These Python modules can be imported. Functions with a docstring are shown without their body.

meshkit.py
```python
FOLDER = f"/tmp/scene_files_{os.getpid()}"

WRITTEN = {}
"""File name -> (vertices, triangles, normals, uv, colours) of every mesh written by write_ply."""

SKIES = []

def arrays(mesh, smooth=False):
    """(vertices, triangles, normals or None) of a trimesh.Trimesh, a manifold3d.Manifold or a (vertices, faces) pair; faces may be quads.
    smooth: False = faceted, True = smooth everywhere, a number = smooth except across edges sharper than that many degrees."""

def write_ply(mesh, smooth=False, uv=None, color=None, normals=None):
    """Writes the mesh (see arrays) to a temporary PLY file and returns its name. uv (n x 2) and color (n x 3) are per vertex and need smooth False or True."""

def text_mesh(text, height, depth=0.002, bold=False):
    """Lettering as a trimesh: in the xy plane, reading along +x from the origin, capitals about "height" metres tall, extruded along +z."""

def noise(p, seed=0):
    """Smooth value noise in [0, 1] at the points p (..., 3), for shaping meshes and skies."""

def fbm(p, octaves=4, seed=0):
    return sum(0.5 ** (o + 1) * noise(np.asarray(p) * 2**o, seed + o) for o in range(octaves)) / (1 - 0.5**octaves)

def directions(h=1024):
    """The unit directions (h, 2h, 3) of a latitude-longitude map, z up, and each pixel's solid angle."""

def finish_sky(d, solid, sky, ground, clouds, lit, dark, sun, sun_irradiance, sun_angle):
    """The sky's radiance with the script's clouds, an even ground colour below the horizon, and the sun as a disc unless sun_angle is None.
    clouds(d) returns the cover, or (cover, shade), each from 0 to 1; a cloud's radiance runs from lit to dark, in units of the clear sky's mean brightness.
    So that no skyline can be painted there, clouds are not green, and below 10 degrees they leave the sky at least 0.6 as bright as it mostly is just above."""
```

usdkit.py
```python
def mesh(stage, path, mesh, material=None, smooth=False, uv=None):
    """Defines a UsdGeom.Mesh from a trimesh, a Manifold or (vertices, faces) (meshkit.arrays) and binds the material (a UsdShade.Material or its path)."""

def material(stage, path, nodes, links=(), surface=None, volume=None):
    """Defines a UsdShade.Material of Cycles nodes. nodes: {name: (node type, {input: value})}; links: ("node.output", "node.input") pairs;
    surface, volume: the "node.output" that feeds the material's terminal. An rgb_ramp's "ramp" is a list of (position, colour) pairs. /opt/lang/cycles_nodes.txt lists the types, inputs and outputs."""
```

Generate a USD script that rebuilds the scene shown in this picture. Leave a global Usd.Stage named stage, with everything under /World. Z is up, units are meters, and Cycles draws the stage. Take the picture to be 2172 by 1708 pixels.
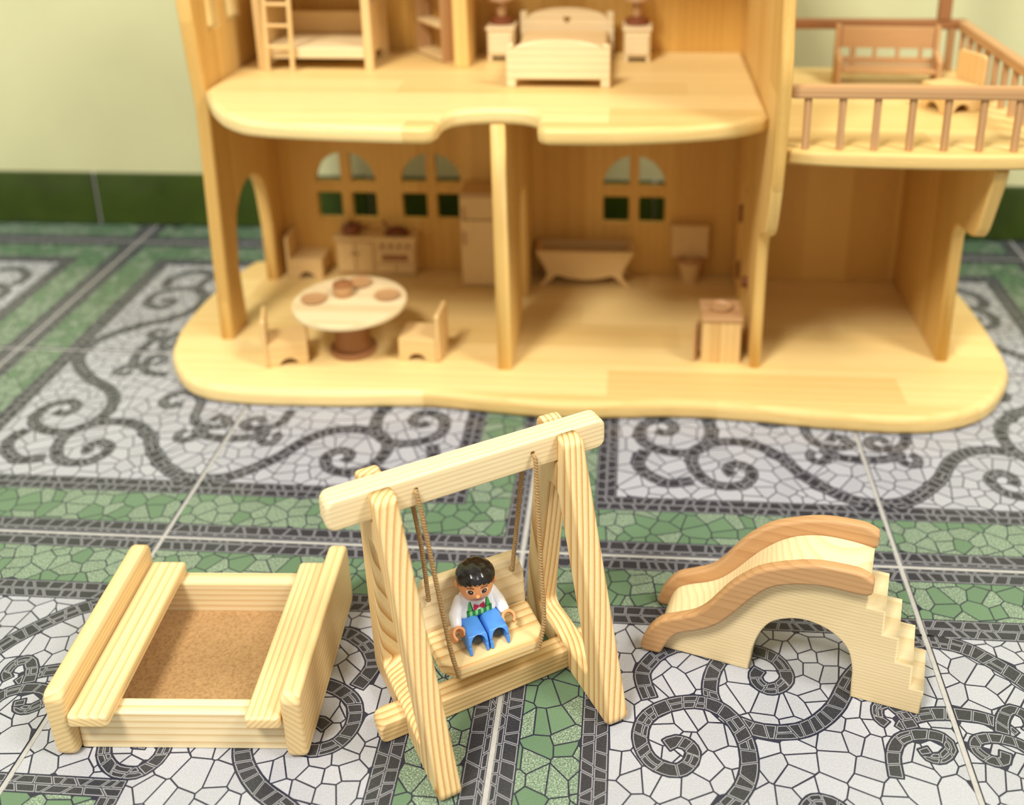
import math, random
import numpy as np, trimesh, manifold3d as m3
from scipy.spatial import Voronoi
from shapely.geometry import Polygon, LineString, box as sbox, MultiPolygon
from shapely.ops import unary_union
from shapely import affinity
from pxr import Usd, UsdGeom, UsdLux, UsdShade, Sdf, Gf, Vt
import usdkit, meshkit

stage = Usd.Stage.CreateInMemory()
UsdGeom.SetStageUpAxis(stage, 'Z'); UsdGeom.SetStageMetersPerUnit(stage, 1.0)
UsdGeom.Xform.Define(stage, '/World'); UsdGeom.Scope.Define(stage, '/World/Looks')

# ------------------------------------------------------------------ camera, light, exposure
F_PX, PITCH, YAW, ROLL = 2203.1, 0.3514, -0.0761, -0.0108
EYE = (0.0834, -0.6824, 0.5710)
SHIFT_X, SHIFT_Y = 96.44, -470.67          # principal point away from the middle of the frame, in pixels
W_PX = 2172.0
cam = UsdGeom.Camera.Define(stage, '/World/camera')
cp, sp, cy, sy = math.cos(PITCH), math.sin(PITCH), math.cos(YAW), math.sin(YAW)
fwd = np.array([sy*cp, cy*cp, -sp]); rt = np.array([cy, -sy, 0.0]); up = np.cross(rt, fwd)
cr, sr = math.cos(ROLL), math.sin(ROLL)
rt, up = cr*rt + sr*up, -sr*rt + cr*up
M = Gf.Matrix4d(*rt, 0, *up, 0, *(-fwd), 0, *EYE, 1)
UsdGeom.Xformable(cam).AddTransformOp().Set(M)
AP = 36.0
cam.CreateHorizontalApertureAttr(AP); cam.CreateVerticalApertureAttr(AP*1708/2172)
cam.CreateFocalLengthAttr(AP*F_PX/W_PX)
cam.CreateHorizontalApertureOffsetAttr(-SHIFT_X/W_PX*AP)
cam.CreateVerticalApertureOffsetAttr(SHIFT_Y/W_PX*AP)
cam.CreateFStopAttr(3.7); cam.CreateFocusDistanceAttr(0.69)
cam.CreateClippingRangeAttr((0.02, 100.0))
cam.CreateExposureAttr(0.0)

DOME = 0.20
dome = UsdLux.DomeLight.Define(stage, '/World/room_light')
dome.CreateIntensityAttr(DOME); dome.CreateColorAttr(Gf.Vec3f(1.0, 0.955, 0.87))
LAMPS = [('ceiling_lamp', (-0.75, -1.42, 2.45), 76.0), ('ceiling_lamp_001', (1.55, -0.75, 2.35), 46.0)]
for nm, pos, power in LAMPS:
    lamp = UsdLux.RectLight.Define(stage, '/World/'+nm)
    lamp.CreateWidthAttr(0.6); lamp.CreateHeightAttr(0.55); lamp.CreateIntensityAttr(power)
    lamp.CreateColorAttr(Gf.Vec3f(1.0, 0.965, 0.90))
    pos = np.array(pos); d_ = pos - np.array([0.0, 0.1, 0.0]); d_ /= np.linalg.norm(d_)
    x_ = np.cross([0, 1.0, 0], d_); x_ /= np.linalg.norm(x_); y_ = np.cross(d_, x_)
    UsdGeom.Xformable(lamp).AddTransformOp().Set(Gf.Matrix4d(*x_, 0, *y_, 0, *d_, 0, *pos, 1))

# ------------------------------------------------------------------ materials
def lin(r, g, b):
    return tuple((c/255/12.92 if c/255 <= .04045 else ((c/255+.055)/1.055)**2.4) for c in (r, g, b))

def plain(name, col, rough=0.5, spec=0.5, noise=0.0, nscale=60, coat=0.0):
    nodes = {'p': ('principled_bsdf', {'base_color': col, 'roughness': rough, 'specular_ior_level': spec, 'coat_weight': coat})}
    links = []
    if noise:
        nodes['tc'] = ('texture_coordinate', {})
        nodes['n'] = ('noise_texture', {'scale': nscale, 'detail': 4.0})
        nodes['r'] = ('rgb_ramp', {'ramp': [(0.3, tuple(c*(1-noise) for c in col)), (0.7, tuple(min(1, c*(1+noise)) for c in col))]})
        links += [('tc.object', 'n.vector'), ('n.fac', 'r.fac'), ('r.color', 'p.base_color')]
    return usdkit.material(stage, '/World/Looks/'+name, nodes, links, surface='p.BSDF')

_wood = {}
TONES = {   # light early wood, dark late wood
    'pine':   ((0.85, 0.655, 0.335), (0.60, 0.335, 0.110)),
    'pale':   ((0.87, 0.725, 0.440), (0.68, 0.47, 0.21)),
    'house':  ((0.83, 0.625, 0.265), (0.76, 0.51, 0.175)),
    'shaded_back':  ((0.78, 0.480, 0.120), (0.68, 0.375, 0.078)),  # house wood again, deepened: interior shade of the back walls put into the colour
    'shaded_side':  ((0.80, 0.540, 0.180), (0.72, 0.44, 0.120)),  # same pine, more orange: room shade painted into side walls and partitions
    'red':    ((0.56, 0.335, 0.155), (0.45, 0.240, 0.098)),
    'brown':  ((0.36, 0.165, 0.062), (0.27, 0.11, 0.040)),
    'dark':   ((0.24, 0.075, 0.025), (0.18, 0.05, 0.018)),
    'furn':   ((0.78, 0.55, 0.245), (0.70, 0.455, 0.175)),
}
def wood(tone='pine', axis='x', ring=0.0034, pith=(0.0, 0.0, 0.0), strip=None, strip_axis='y', contrast=1.0, dist=2.2, run=.29):
    """Solid wood: growth rings round a pith along AXIS, fibres along AXIS, and glued strips of STRIP metres if given."""
    key = (tone, axis, ring, pith, strip, strip_axis, contrast, dist, run)
    if key in _wood: return _wood[key]
    name = 'wood_%s_%d' % (tone, len(_wood))
    a, b = TONES[tone]
    b = tuple(x + (y-x)*contrast for x, y in zip(a, b))
    k = 'xyz'.index(axis); sc = [1.0]*3; sc[k] = 0.045
    fs = [1.0]*3; fs[k] = 0.02
    N = {'tc': ('texture_coordinate', {}),
         'map': ('mapping', {'mapping_type': 'point', 'location': pith, 'scale': tuple(sc)}),
         'wv': ('wave_texture', {'wave_type': 'rings', 'rings_direction': axis, 'profile': 'saw', 'scale': 0.314/ring, 'distortion': dist, 'detail': 2.0, 'detail_scale': 0.22, 'detail_roughness': 0.55}),
         'rr': ('rgb_ramp', {'ramp': [(0.0, a), (0.45, tuple(x*.97+y*.03 for x, y in zip(a, b))), (0.80, tuple(x*.35+y*.65 for x, y in zip(a, b))), (0.92, b), (1.0, a)]}),
         'fm': ('mapping', {'mapping_type': 'point', 'scale': tuple(fs)}),
         'fn': ('noise_texture', {'scale': 1500.0, 'detail': 3.0, 'roughness': 0.6}),
         'fr': ('rgb_ramp', {'ramp': [(0.3, (.93, .92, .90)), (0.65, (1.03, 1.03, 1.03))]}),
         'm1': ('mix', {'mix_type': 'multiply', 'fac': 1.0}),
         'ln': ('noise_texture', {'scale': 14.0, 'detail': 2.0}),
         'lr': ('rgb_ramp', {'ramp': [(0.3, (.94, .92, .88)), (0.7, (1.03, 1.03, 1.05))]}),
         'm2': ('mix', {'mix_type': 'multiply', 'fac': 1.0}),
         'oi': ('object_info', {}),
         'orr': ('rgb_ramp', {'ramp': [(0.0, (.95, .93, .90)), (1.0, (1.03, 1.04, 1.07))]}),
         'm3': ('mix', {'mix_type': 'multiply', 'fac': 1.0}),
         'p': ('principled_bsdf', {'roughness': 0.48, 'specular_ior_level': 0.35}),
         'bp': ('bump', {'strength': 0.10, 'distance': 0.0002})}
    L = [('tc.object', 'map.vector'), ('map.vector', 'wv.vector'), ('wv.fac', 'rr.fac'), ('tc.object', 'fm.vector'), ('fm.vector', 'fn.vector'),
         ('fn.fac', 'fr.fac'), ('rr.color', 'm1.color1'), ('fr.color', 'm1.color2'), ('map.vector', 'ln.vector'), ('ln.fac', 'lr.fac'),
         ('m1.color', 'm2.color1'), ('lr.color', 'm2.color2'), ('oi.random', 'orr.fac'), ('m2.color', 'm3.color1'), ('orr.color', 'm3.color2'),
         ('fn.fac', 'bp.height'), ('bp.normal', 'p.normal')]
    last = 'm3.color'
    if strip:
        N['sx'] = ('separate_xyz', {})
        N['dv'] = ('math', {'math_type': 'divide', 'value2': strip})
        N['fl'] = ('math', {'math_type': 'floor'})
        N['ml'] = ('math', {'math_type': 'multiply', 'value2': 0.37})
        N['al'] = ('math', {'math_type': 'divide', 'value2': run})
        N['ad'] = ('math', {'math_type': 'add'})
        N['f2'] = ('math', {'math_type': 'floor'})
        N['cb'] = ('combine_xyz', {})
        N['wn'] = ('white_noise_texture', {'dimensions': '3D'})
        N['sr'] = ('rgb_ramp', {'ramp': [(0.0, (.88, .82, .72)), (0.5, (.985, .975, .96)), (1.0, (1.05, 1.07, 1.12))]})
        N['m4'] = ('mix', {'mix_type': 'multiply', 'fac': 1.0})
        L += [('tc.object', 'sx.vector'), ('sx.'+strip_axis, 'dv.value1'), ('dv.value', 'fl.value1'), ('fl.value', 'ml.value1'), ('sx.'+axis, 'al.value1'),
              ('al.value', 'ad.value1'), ('ml.value', 'ad.value2'), ('ad.value', 'f2.value1'), ('fl.value', 'cb.x'), ('f2.value', 'cb.y'), ('cb.vector', 'wn.vector'),
              ('wn.value', 'sr.fac'), (last, 'm4.color1'), ('sr.color', 'm4.color2')]
        last = 'm4.color'
    L.append((last, 'p.base_color'))
    _wood[key] = usdkit.material(stage, '/World/Looks/'+name, N, L, surface='p.BSDF')
    return _wood[key]

# ------------------------------------------------------------------ naming helpers
_used = {}
def numbered(parent, name):
    n = _used.get((parent, name), 0); _used[(parent, name)] = n+1
    return f'{parent}/{name}' if n == 0 else f'{parent}/{name}_{n:03d}'
def meta(prim, label=None, cat=None, group=None, kind=None):
    for k, v in (('label', label), ('category', cat), ('group', group), ('kind', kind)):
        if v: prim.SetCustomDataByKey(k, v)
def thing(name, label, cat, loc=(0, 0, 0), rz=0.0, group=None, kind=None):
    path = numbered('/World', name)
    x = UsdGeom.Xform.Define(stage, path)
    x.AddTranslateOp().Set(Gf.Vec3d(*map(float, loc)))
    if rz: x.AddRotateZOp().Set(float(rz))
    meta(x.GetPrim(), label, cat, group, kind)
    return path
def part(parent, name, mesh, mat, label=None, smooth=40, kind=None):
    path = numbered(parent, name)
    m = usdkit.mesh(stage, path, mesh, mat, smooth)
    meta(m.GetPrim(), label, None, None, kind)
    return path
def copy_of(src, name, label, cat, loc, rz=0.0, group=None):
    path = numbered('/World', name)
    x = UsdGeom.Xform.Define(stage, path)
    x.GetPrim().GetReferences().AddInternalReference(src)
    x.ClearXformOpOrder()
    x.AddTranslateOp().Set(Gf.Vec3d(*map(float, loc)))
    r = x.GetPrim().GetAttribute('xformOp:rotateZ')
    x.AddRotateZOp().Set(float(rz))
    x.GetPrim().SetInstanceable(True)
    meta(x.GetPrim(), label, cat, group)
    return path

# ------------------------------------------------------------------ shape helpers
def tri2(ext, holes):
    """Triangulates rings as given (no new points): returns faces into the stacked points."""
    rings = [np.asarray(ext, float)] + [np.asarray(h, float) for h in holes]
    return np.asarray(m3.triangulate([r for r in rings])), np.vstack(rings)
def ccw(r, want=True):
    a = np.sum(r[:, 0]*np.roll(r[:, 1], -1) - np.roll(r[:, 0], -1)*r[:, 1])
    return r if (a > 0) == want else r[::-1]
def clean(r, eps=1e-5):
    r = np.asarray(r, float)
    if np.linalg.norm(r[0]-r[-1]) < eps: r = r[:-1]
    keep = np.linalg.norm(r-np.roll(r, 1, 0), axis=1) > eps
    return r[keep]
def plate(poly, z0, z1, r=0.0015, nr=3, rnd=0.0):
    """Extrudes a shapely polygon from z0 to z1 with rounded edges of radius r; rnd rounds its corners first."""
    if rnd:
        poly = poly.buffer(-rnd, 8).buffer(2*rnd, 8).buffer(-rnd, 8)
    poly = poly.simplify(max(3e-5, r*.05))
    if isinstance(poly, MultiPolygon): poly = max(poly.geoms, key=lambda g: g.area)
    rings = [ccw(clean(poly.exterior.coords), True)] + [ccw(clean(h.coords), False) for h in poly.interiors]
    def inset(R, d):
        e = np.roll(R, -1, 0)-R; e /= np.linalg.norm(e, axis=1, keepdims=True)
        n = np.stack([-e[:, 1], e[:, 0]], 1); n0 = np.roll(n, 1, 0)
        den = 1+np.sum(n*n0, 1, keepdims=True)
        return R+d*(n+n0)/np.maximum(den, .35)
    r = min(r, (z1-z0)/2*.98)
    while r > 1e-5 and not all(Polygon(inset(R, r)).is_valid and (ccw(inset(R, r), k == 0) is not None) and np.sum(np.cross(np.column_stack([inset(R, r), np.zeros(len(R))]), np.column_stack([np.roll(inset(R, r), -1, 0), np.zeros(len(R))]))[:, 2])*(1 if k == 0 else -1) > 0 for k, R in enumerate(rings)):
        r *= .75
    prof = []
    for k in range(nr+1):
        t = math.pi/2*k/nr
        prof.append((r*(1-math.sin(t)), z0+r*(1-math.cos(t))))
    prof += [(d, z1-(z-z0)) for d, z in prof[::-1]]
    if r <= 0: prof = [(0, z0), (0, z1)]
    V, F, base = [], [], 0
    layers = [[inset(R, d) for R in rings] for d, z in prof]
    nper = sum(len(R) for R in rings)
    for (d, z), lay in zip(prof, layers):
        p = np.vstack(lay); V.append(np.column_stack([p, np.full(len(p), z)]))
    off = 0
    for R in rings:
        n = len(R); i = np.arange(n); j = (i+1) % n
        for L in range(len(prof)-1):
            a, b = L*nper+off, (L+1)*nper+off
            F += [np.column_stack([a+i, a+j, b+j]), np.column_stack([a+i, b+j, b+i])]
        off += n
    t = np.asarray(m3.triangulate([np.ascontiguousarray(x) for x in layers[0]]))
    n = len(prof)*nper; V += [V[0], V[-1]]           # the flat faces keep vertices of their own, so they shade flat
    F += [t[:, ::-1]+n, t+n+nper]
    return trimesh.Trimesh(np.vstack(V), np.vstack(F), process=False)
def xf(mesh, mat4):
    m = mesh.copy(); m.apply_transform(mat4)
    if np.linalg.det(mat4[:3, :3]) < 0: m.invert()
    return m
def basis(ex, ey, ez, o=(0, 0, 0)):
    m = np.eye(4); m[:3, 0], m[:3, 1], m[:3, 2], m[:3, 3] = ex, ey, ez, o
    return m
X_, Y_, Z_ = np.eye(3)
def plate_xz(poly, y0, y1, **k):      # polygon in (x, z), extruded along y
    return xf(plate(poly, -y1, -y0, **k), basis(X_, Z_, -Y_))
def plate_yz(poly, x0, x1, **k):      # polygon in (y, z), extruded along x
    return xf(plate(poly, x0, x1, **k), basis(Y_, Z_, X_))
def bx(x0, x1, y0, y1, z0, z1, r=0.0012, nr=2):
    return plate(sbox(x0, y0, x1, y1), z0, z1, r=r, nr=nr, rnd=min(r, (x1-x0)*.4, (y1-y0)*.4))
def man(mesh):
    mesh = trimesh.Trimesh(mesh.vertices, mesh.faces, process=True)
    return m3.Manifold(m3.Mesh(np.asarray(mesh.vertices, np.float32), np.asarray(mesh.faces, np.uint32)))
def tm(M):
    k = M.to_mesh(); return trimesh.Trimesh(k.vert_properties[:, :3], k.tri_verts, process=False)
def cut(mesh, *tools):
    M = man(mesh)
    for t in tools: M = M - (t if isinstance(t, m3.Manifold) else man(t))
    return tm(M)
def rotm(axis, deg, pt=(0, 0, 0)):
    return trimesh.transformations.rotation_matrix(math.radians(deg), axis, pt)
def moved(mesh, t):
    m = mesh.copy(); m.apply_translation(t); return m
def lathe(prof, seg=40):
    prof = np.asarray(prof, float)
    a = np.linspace(0, 2*np.pi, seg, endpoint=False)
    V, idx = [], []
    for r, z in prof:
        if r < 1e-6: idx.append([len(V)]*seg); V.append((0, 0, z))
        else:
            idx.append(list(range(len(V), len(V)+seg))); V += [(r*math.cos(t), r*math.sin(t), z) for t in a]
    F = []
    for k in range(len(prof)-1):
        for i in range(seg):
            j = (i+1) % seg
            q = [idx[k][i], idx[k][j], idx[k+1][j], idx[k+1][i]]
            if q[0] != q[1]: F.append((q[0], q[1], q[2]))
            if q[2] != q[3]: F.append((q[0], q[2], q[3]))
    return trimesh.Trimesh(np.array(V), np.array(F), process=False)
def cyl(r, z0, z1, seg=24, e=0.0004):
    return lathe([(0, z0), (r-e, z0), (r, z0+e), (r, z1-e), (r-e, z1), (0, z1)], seg)
def spl(pts, n=8, closed=False):
    """Catmull-Rom curve through points."""
    P = np.asarray(pts, float)
    Q = np.vstack([P[-1], P, P[0], P[1]]) if closed else np.vstack([2*P[0]-P[1], P, 2*P[-1]-P[-2]])
    out = []
    for i in range(1, len(Q)-2):
        p0, p1, p2, p3 = Q[i-1], Q[i], Q[i+1], Q[i+2]
        for t in np.linspace(0, 1, n, endpoint=False):
            out.append(.5*((2*p1)+(-p0+p2)*t+(2*p0-5*p1+4*p2-p3)*t*t+(-p0+3*p1-3*p2+p3)*t**3))
    if not closed: out.append(P[-1])
    return np.array(out)
def tube(pts, r, sides=10):
    """A polyline as a closed tube."""
    p = np.asarray(pts, float); r = np.broadcast_to(r, (len(p),))
    t = np.gradient(p, axis=0); t /= np.linalg.norm(t, axis=1, keepdims=True)+1e-12
    a = np.cross(t, np.where(np.abs(t[:, 2:]) < .9, [0, 0, 1.0], [1.0, 0, 0])); a /= np.linalg.norm(a, axis=1, keepdims=True)+1e-12
    b = np.cross(t, a); g = np.arange(sides)*2*np.pi/sides
    v = (p[:, None]+r[:, None, None]*(np.cos(g)[None, :, None]*a[:, None]+np.sin(g)[None, :, None]*b[:, None])).reshape(-1, 3)
    i, j = np.meshgrid(np.arange(len(p)-1), np.arange(sides), indexing='ij'); k = (j+1) % sides
    q = np.stack([i*sides+j, i*sides+k, (i+1)*sides+k, (i+1)*sides+j], -1).reshape(-1, 4)
    f = np.vstack([q[:, [0, 1, 2]], q[:, [0, 2, 3]]])
    n = len(v); v = np.vstack([v, p[0], p[-1]]); s = np.arange(sides); s1 = (s+1) % sides; o = (len(p)-1)*sides
    f = np.vstack([f, np.column_stack([np.full(sides, n), s1, s]), np.column_stack([np.full(sides, n+1), o+s, o+s1])])
    return trimesh.Trimesh(v, f, process=False)
def ball(c, r, sub=2):
    return m3.Manifold.sphere(1.0, 24).scale(tuple(np.broadcast_to(r, 3).astype(float))).translate(tuple(map(float, c)))
def hull(*balls): return m3.Manifold.batch_hull([ball(c, r) for c, r in balls])
def join(*meshes): return trimesh.util.concatenate(list(meshes))
rng = np.random.default_rng(7)

# ------------------------------------------------------------------ the printed floor tile
T = 0.30                                  # tile pitch; one unit of the print below is one tile
GAP = 0.0058
C_LINE, C_WHITE, C_DARK, C_OUT = lin(38, 41, 58), lin(170, 172, 178), lin(52, 54, 60), lin(146, 147, 150)
C_GREEN, C_GREEN2 = lin(98, 126, 98), lin(124, 144, 122)
def stroke(pts, w0, w1, n=10):
    return spl(pts, n), w0, w1
main = [(.592, .370), (.580, .390), (.586, .414), (.608, .427), (.636, .416), (.653, .386), (.633, .337), (.579, .314), (.521, .330), (.483, .386), (.474, .457), (.508, .512), (.585, .543), (.671, .532), (.744, .473), (.798, .385), (.868, .312), (.929, .270), (1.02, .252)]
arcc = [(.470, .336), (.425, .322), (.391, .322), (.345, .352), (.314, .395), (.312, .430), (.332, .480)]
flow = [(.914, .564), (.924, .586), (.950, .586), (.974, .560), (.960, .534), (.915, .529), (.872, .545), (.848, .585), (.842, .640), (.828, .690), (.795, .722), (.765, .731), (.733, .727), (.708, .699), (.705, .664), (.734, .642), (.758, .650), (.760, .672)]
curl = [(.905, .515), (.893, .478), (.868, .450), (.842, .462), (.838, .492), (.852, .508)]
link = [(.880, .520), (.905, .490), (.950, .474), (1.02, .469)]
def flip(pts): return [(b, a) for a, b in pts]
strokes = [(main, .030, .042), (flip(main), .030, .042), (arcc, .036, .036), (flow, .024, .030), (flip(flow), .024, .030), (curl, .030, .022), (flip(curl), .030, .022), (link, .030, .034), (flip(link), .030, .034)]
# (the two flower stems meet at the curl by the diagonal, so only the first keeps it)
strokes[4] = (flip(flow)[:9], .024, .030)
TILE = sbox(GAP, GAP, 1-GAP, 1-GAP)
def polys(g):
    if g.is_empty: return []
    if g.geom_type == 'Polygon': return [g]
    return [q for q in getattr(g, 'geoms', []) if q.geom_type == 'Polygon']
def cells(region, size, jit=.55, drop=.14):
    """Irregular cells over a region."""
    x0, y0, x1, y1 = region.bounds
    nx, ny = int((x1-x0)/size)+3, int((y1-y0)/size)+3
    gx, gy = np.meshgrid(np.arange(-1, nx), np.arange(-1, ny))
    p = np.column_stack([x0+(gx.ravel()+.5*(gy.ravel() % 2))*size, y0+gy.ravel()*size])
    p += rng.uniform(-jit, jit, p.shape)*size
    p = p[rng.random(len(p)) > drop]
    v = Voronoi(p); out = []
    for reg in v.point_region:
        r = v.regions[reg]
        if len(r) < 3 or -1 in r: continue
        out += polys(Polygon(v.vertices[r]).intersection(region))
    return out
items = []     # (polygon, colour, speckle, height level)
def add_cell(pg, line, col, speck, lvl=1):
    for q in polys(pg.buffer(-line, join_style=2)):
        q = q.simplify(.0012)
        if q.area > 6e-5: items.append((q, col, speck, lvl))
def add_dark(pg):
    for q in polys(pg.buffer(-.0010, join_style=2)):
        q = q.simplify(.0008)
        if q.area < 4e-5: continue
        items.append((q, C_OUT, 0.0, 1))
        for k in polys(q.buffer(-.0020, join_style=2)):
            if k.area > 1e-5: items.append((k.simplify(.0008), C_DARK, 0.5, 2))
# scrolls
bands, taken = [], Polygon()
for pts, w0, w1 in strokes:
    c = spl(pts, 10); seg = np.r_[0, np.cumsum(np.linalg.norm(np.diff(c, axis=0), axis=1))]
    tot = seg[-1]; t = np.gradient(c, axis=0); t /= np.linalg.norm(t, axis=1, keepdims=True); n = np.column_stack([-t[:, 1], t[:, 0]])
    def at(s, off):
        s = min(max(s, 0), tot); k = np.array([np.interp(s, seg, c[:, i]) for i in (0, 1)]); m = np.array([np.interp(s, seg, n[:, i]) for i in (0, 1)])
        w = (w0+(w1-w0)*s/tot)/2
        return k+m/np.linalg.norm(m)*off*w
    outline = Polygon(np.vstack([[at(s, 1) for s in np.linspace(0, tot, 70)], [at(s, -1) for s in np.linspace(tot, 0, 70)]])).buffer(.0)
    mine = []
    s = 0.0; prev = (0.0, 0.0)
    while s < tot-1e-6:
        L = rng.uniform(.020, .040); e = min(s+L, tot); e = tot if tot-e < .012 else e
        sk = rng.uniform(-.008, .008) if e < tot else 0
        ends = (e+sk, e-sk)
        if rng.random() < .45:
            m = rng.uniform(-.25, .25)
            quads = [(1, m), (m, -1)]
        else: quads = [(1, -1)]
        for hi, lo in quads:
            f = lambda o, E: E[1]+(E[0]-E[1])*(o+1)/2
            g = np.linspace(0, 1, 4)
            top = [at(f(hi, prev)+(f(hi, ends)-f(hi, prev))*u, hi) for u in g]
            bot = [at(f(lo, prev)+(f(lo, ends)-f(lo, prev))*u, lo) for u in g[::-1]]
            pg = Polygon(top+bot).buffer(0).intersection(TILE)
            mine.append(pg)
            if not taken.is_empty: pg = pg.difference(taken)
            for q in polys(pg): add_dark(q)
        prev = ends; s = e
    band = unary_union([q.buffer(.0012) for q in mine])
    taken = taken.union(band); bands.append(band)
scroll = unary_union(bands)
# straight double bars of dark mosaic
def bar(s0, s1, a, b, rows=2, horiz=True):
    h = (s1-s0)/rows
    for r in range(rows):
        lo, hi = s0+r*h, s0+(r+1)*h
        t = a; pk = 0
        while t < b-1e-6:
            e = min(t+rng.uniform(.020, .048), b); e = b if b-e < .014 else e
            k = rng.uniform(-.011, .011) if e < b else 0
            pg = Polygon([(t+pk, lo), (e+k, lo), (e-k, hi), (t-pk, hi)])
            if not horiz: pg = Polygon([(y, x) for x, y in pg.exterior.coords])
            add_dark(pg.intersection(TILE)); t = e; pk = k
bar(GAP, .020, GAP, 1-GAP, 1); bar(GAP, .020, .020, 1-GAP, 1, False)
bar(.020, .054, .020, 1-GAP, 1); bar(.020, .054, .054, 1-GAP, 1, False)
bar(.189, .246, .189, 1-GAP); bar(.189, .246, .246, 1-GAP, 2, False)
bar(.748, .788, .748, 1-GAP); bar(.748, .788, .788, 1-GAP, 2, False)
def pick_green(pg):
    if rng.random() < .52: add_cell(pg, .0017, C_GREEN2, 1.0)
    else: add_cell(pg, .0017, C_GREEN, 0.12)
for pg in cells(sbox(.055, .055, 1-GAP, .188).union(sbox(.055, .055, .188, 1-GAP)), .047, .5, .05): pick_green(pg)
for pg in cells(sbox(.789, .789, 1-GAP, 1-GAP), .047, .5, .05): pick_green(pg)
white = sbox(.247, .247, 1-GAP, 1-GAP).difference(sbox(.747, .747, 1, 1)).difference(scroll.buffer(.0005))
for pg in cells(white, .047): add_cell(pg, .0018, C_WHITE, 0.14)

def build_print():
    V, F, C, S = [], [], [], []; base = 0
    def put(q, col, sp, z):
        nonlocal base
        rings = [ccw(clean(q.exterior.coords, 1e-6), True)] + [ccw(clean(h.coords, 1e-6), False) for h in q.interiors]
        if len(rings[0]) < 3: return
        p = np.vstack(rings); t = np.asarray(m3.triangulate(rings))
        if not len(t): return
        V.append(np.column_stack([p, np.full(len(p), z)])); F.append(t+base); base += len(p)
        C.append(np.tile(col, (len(p), 1))); S.append(np.full(len(p), sp))
    for q, col, sp, lvl in items:
        var = rng.uniform(.93, 1.05)
        put(q, tuple(c*var for c in col), sp, lvl*.00003/T)
    return np.vstack(V), np.vstack(F), np.vstack(C), np.concatenate(S)
PV, PF, PC, PS = build_print()

tile_mat = usdkit.material(stage, '/World/Looks/printed_tile', {
    'c': ('attribute', {'attribute': 'print_color'}), 's': ('attribute', {'attribute': 'print_speck'}),
    'tc': ('texture_coordinate', {}),
    'n': ('noise_texture', {'scale': 950.0, 'detail': 2.0, 'roughness': 0.7}),
    'r': ('rgb_ramp', {'ramp': [(0.36, (.42, .46, .42)), (0.5, (.8, .82, .8)), (0.62, (1.75, 1.65, 1.75))]}),
    'mm': ('mix', {'mix_type': 'multiply', 'fac': 1.0}),
    'm': ('mix', {'mix_type': 'mix'}),
    'p': ('principled_bsdf', {'roughness': 0.22, 'specular_ior_level': 0.45})},
    [('tc.object', 'n.vector'), ('n.fac', 'r.fac'), ('c.color', 'mm.color1'), ('r.color', 'mm.color2'), ('s.fac', 'm.fac'), ('c.color', 'm.color1'), ('mm.color', 'm.color2'), ('m.color', 'p.base_color')],
    surface='p.BSDF')
grout_mat = plain('grout', lin(176, 174, 168), 0.8, 0.2, .08, 300)
WALL_Y = 0.662

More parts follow.
